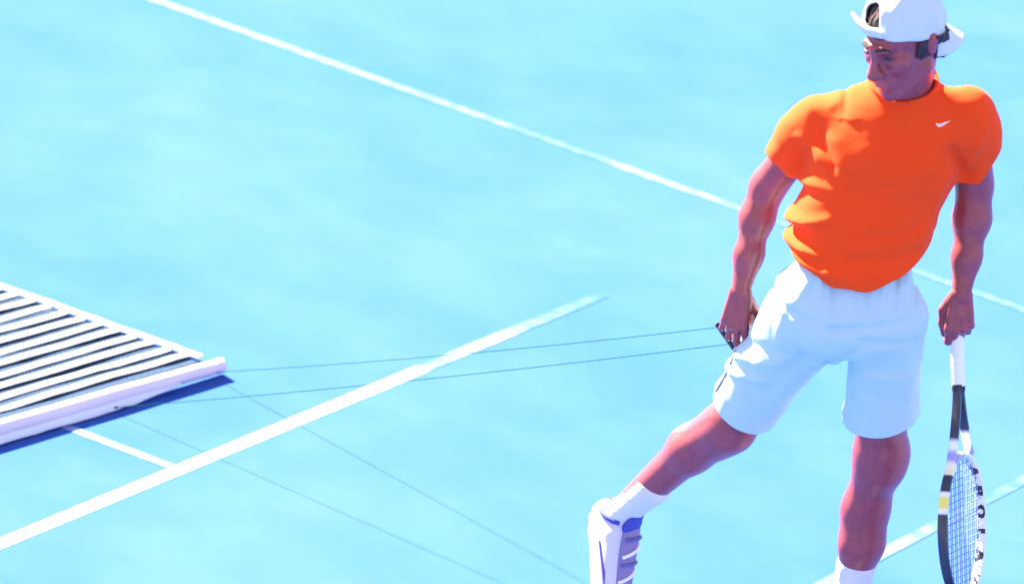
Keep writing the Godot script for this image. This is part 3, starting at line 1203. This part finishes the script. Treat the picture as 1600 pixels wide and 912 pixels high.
# ------------------------------------------------------------------ racquet
func build_racquet() -> void:
	var butt := Vector3(1.0086, 0.9117, 2.1120)
	var tip := Vector3(1.0352, 0.2576, 2.3137)
	var Y := (tip - butt).normalized()
	var X := Vector3(0.42, 0, -0.91)
	X = (X - Y * X.dot(Y)).normalized()
	var Z := X.cross(Y)
	var t := thing("tennis_racquet", "black, white and yellow tennis racquet hanging head down from the player's hand", "tennis racquet", butt)
	t.basis = Basis(X, Y, Z)
	var paint := mat(1, 1, 1, 0.3)
	paint.vertex_color_use_as_albedo = true
	paint.clearcoat_enabled = true
	paint.clearcoat = 0.4
	var black := Color(0.014, 0.014, 0.02)
	var white := Color(0.78, 0.78, 0.80)
	var yellow := Color(0.78, 0.66, 0.10)
	var path := []
	var cols := []
	var n := 180
	for k in n:
		var a := TAU * k / n
		var p := Vector3(0.124 * sin(a), 0.513 - 0.166 * cos(a), 0)
		path.append(p)
		var col := black
		if p.x < 0.0:
			if p.y < 0.362:
				col = Color(0.35, 0.33, 0.5)
			elif p.y < 0.385:
				col = Color(0.8, 0.76, 0.45)
			elif p.y < 0.418:
				col = black
			elif p.y < 0.428:
				col = white
			elif p.y < 0.456:
				col = yellow
			elif p.y < 0.463:
				col = white
		else:
			col = white
			if p.y > 0.671:
				col = black
		cols.append(col)
	part("head_frame", sweep(path, Vector3(0, 0, 1), 0.023, 0.012, cols, true), paint, t)
	# throat
	for s in [-1.0, 1.0]:
		var arm := []
		var ac := []
		for k in 17:
			var u := k / 16.0
			var x: float = s * (0.0075 + 0.0600 * pow(u, 1.6))
			arm.append(Vector3(x, 0.185 + 0.188 * u, 0))
			ac.append(black if u < (0.66 if s < 0.0 else 0.58) else (white if u < 0.78 else (Color(0.3, 0.28, 0.5) if u < 0.9 else (Color(0.8, 0.76, 0.45) if s < 0.0 else white))))
		part("throat_arm", sweep(arm, Vector3(0, 0, 1), 0.021, 0.0125, ac), paint, t)
	var grip_m := mat(0.80, 0.77, 0.80, 0.8)
	var gp := []
	var gr := []
	for k in 41:
		var u := k / 40.0
		gp.append(Vector3(0, 0.188 * u, 0))
		var r := 0.0150 + (0.0030 * maxf(0.0, 1.0 - u * 9.0)) - 0.0008 * u
		r += 0.0006 * (1 if k % 4 == 0 else 0)
		gr.append(r)
	part("grip", tube(gp, gr, 16, Color.WHITE, Vector3(0, 0, 1), 1.1), grip_m, t)
	part("grip_collar", tube([Vector3(0, 0.184, 0), Vector3(0, 0.188, 0), Vector3(0, 0.20, 0), Vector3(0, 0.206, 0)], [0.0150, 0.0158, 0.0152, 0.0125], 16), mat(0.015, 0.015, 0.02, 0.6), t)
	# strings
	var st := Acc.new()
	for k in 16:
		var x := -0.102 + 0.204 * k / 15.0
		var h := 0.160 * sqrt(1.0 - pow(x / 0.119, 2.0))
		var zig := 0.0007 * (1 if k % 2 else -1)
		st.add(tube([Vector3(x, 0.513 - h, zig), Vector3(x, 0.513 + h, zig)], [0.0013, 0.0013], 5))
	for k in 19:
		var y := 0.513 - 0.144 + 0.288 * k / 18.0
		var w := 0.118 * sqrt(maxf(0.0, 1.0 - pow((y - 0.513) / 0.160, 2.0)))
		st.add(tube([Vector3(-w, y, 0), Vector3(w, y, 0)], [0.0013, 0.0013], 5))
	var strings := part("strings", st, mat(0.22, 0.28, 0.46, 0.5), t)
	strings.set_meta("kind", "stuff")
	# lettering along the inner face of the far side
	var font := SystemFont.new()
	font.font_names = PackedStringArray(["Droid Sans"])
	font.font_weight = 700
	var word := "ABOLAT"
	for k in word.length():
		var y := 0.392 + 0.0515 * k
		var cosang := (0.513 - y) / 0.166
		var a := acos(clampf(cosang, -1.0, 1.0))
		var at := Vector3(0.124 * sin(a), y, 0)
		var dir := Vector3(0.124 * cos(a), 0.166 * sin(a), 0).normalized()
		var inward := -dir.cross(Vector3(0, 0, 1)).normalized()
		if inward.x > 0.0:
			inward = -inward
		var tm := TextMesh.new()
		tm.text = word[k]
		tm.font = font
		tm.font_size = 64
		tm.pixel_size = 0.00043
		tm.depth = 0.0012
		# reads from the throat towards the tip; a second stroke beside the first thickens the letter
		var up := inward.cross(dir)
		var st2 := SurfaceTool.new()
		st2.begin(Mesh.PRIMITIVE_TRIANGLES)
		st2.append_from(tm, 0, Transform3D(Basis(dir * 1.7, up, inward), at + inward * 0.0064))
		st2.append_from(tm, 0, Transform3D(Basis(dir * 1.7, up, inward), at + inward * 0.0061 + dir * 0.0035))
		part("letter", st2.commit(), mat(0.012, 0.012, 0.018, 0.5), t)


# ------------------------------------------------------------------ cord
func build_cord() -> void:
	var hold := [Vector3(0.4753, 0.8199, 2.0400), Vector3(0.5021, 0.7817, 2.0480)]
	var t := thing("pull_cord", "thin dark green cords running from the drag mat to the player's hand", "cord", Vector3(bar_end.x, 0, bar_end.z))
	var m := mat(0.004, 0.050, 0.018, 1.0)
	m.metallic_specular = 0.05
	var at := t.position
	var ends := [[bar_end + bar_dir * 0.02 + Vector3(0, -0.015, 0.012), hold[0]], [bar_end + bar_dir * 0.345 + Vector3(0.012, -0.020, 0.026), hold[1]]]
	for e in ends:
		var p := []
		var r := []
		for k in 25:
			var u := k / 24.0
			p.append(e[0].lerp(e[1], u) + Vector3(0, -0.010 * 4.0 * u * (1.0 - u), 0) - at)
			r.append(0.0009)
		part("cord", tube(p, r, 6), m, t)
		var knot := tube([e[0] - at + Vector3(-0.006, 0.004, 0), e[0] - at, e[0] - at + Vector3(0.010, 0.0, 0)], [0.003, 0.006, 0.002], 8)
		part("knot", knot, m, t)
	# short dark toggle held in the fist
	var d: Vector3 = (hold[1] - hold[0]).normalized()
	var th := tube([hold[0] - d * 0.012 - at, hold[0] - d * 0.008 - at, hold[1] + d * 0.012 - at, hold[1] + d * 0.016 - at], [0.004, 0.006, 0.006, 0.004], 10)
	part("toggle", th, mat(0.02, 0.018, 0.03, 0.6), t)
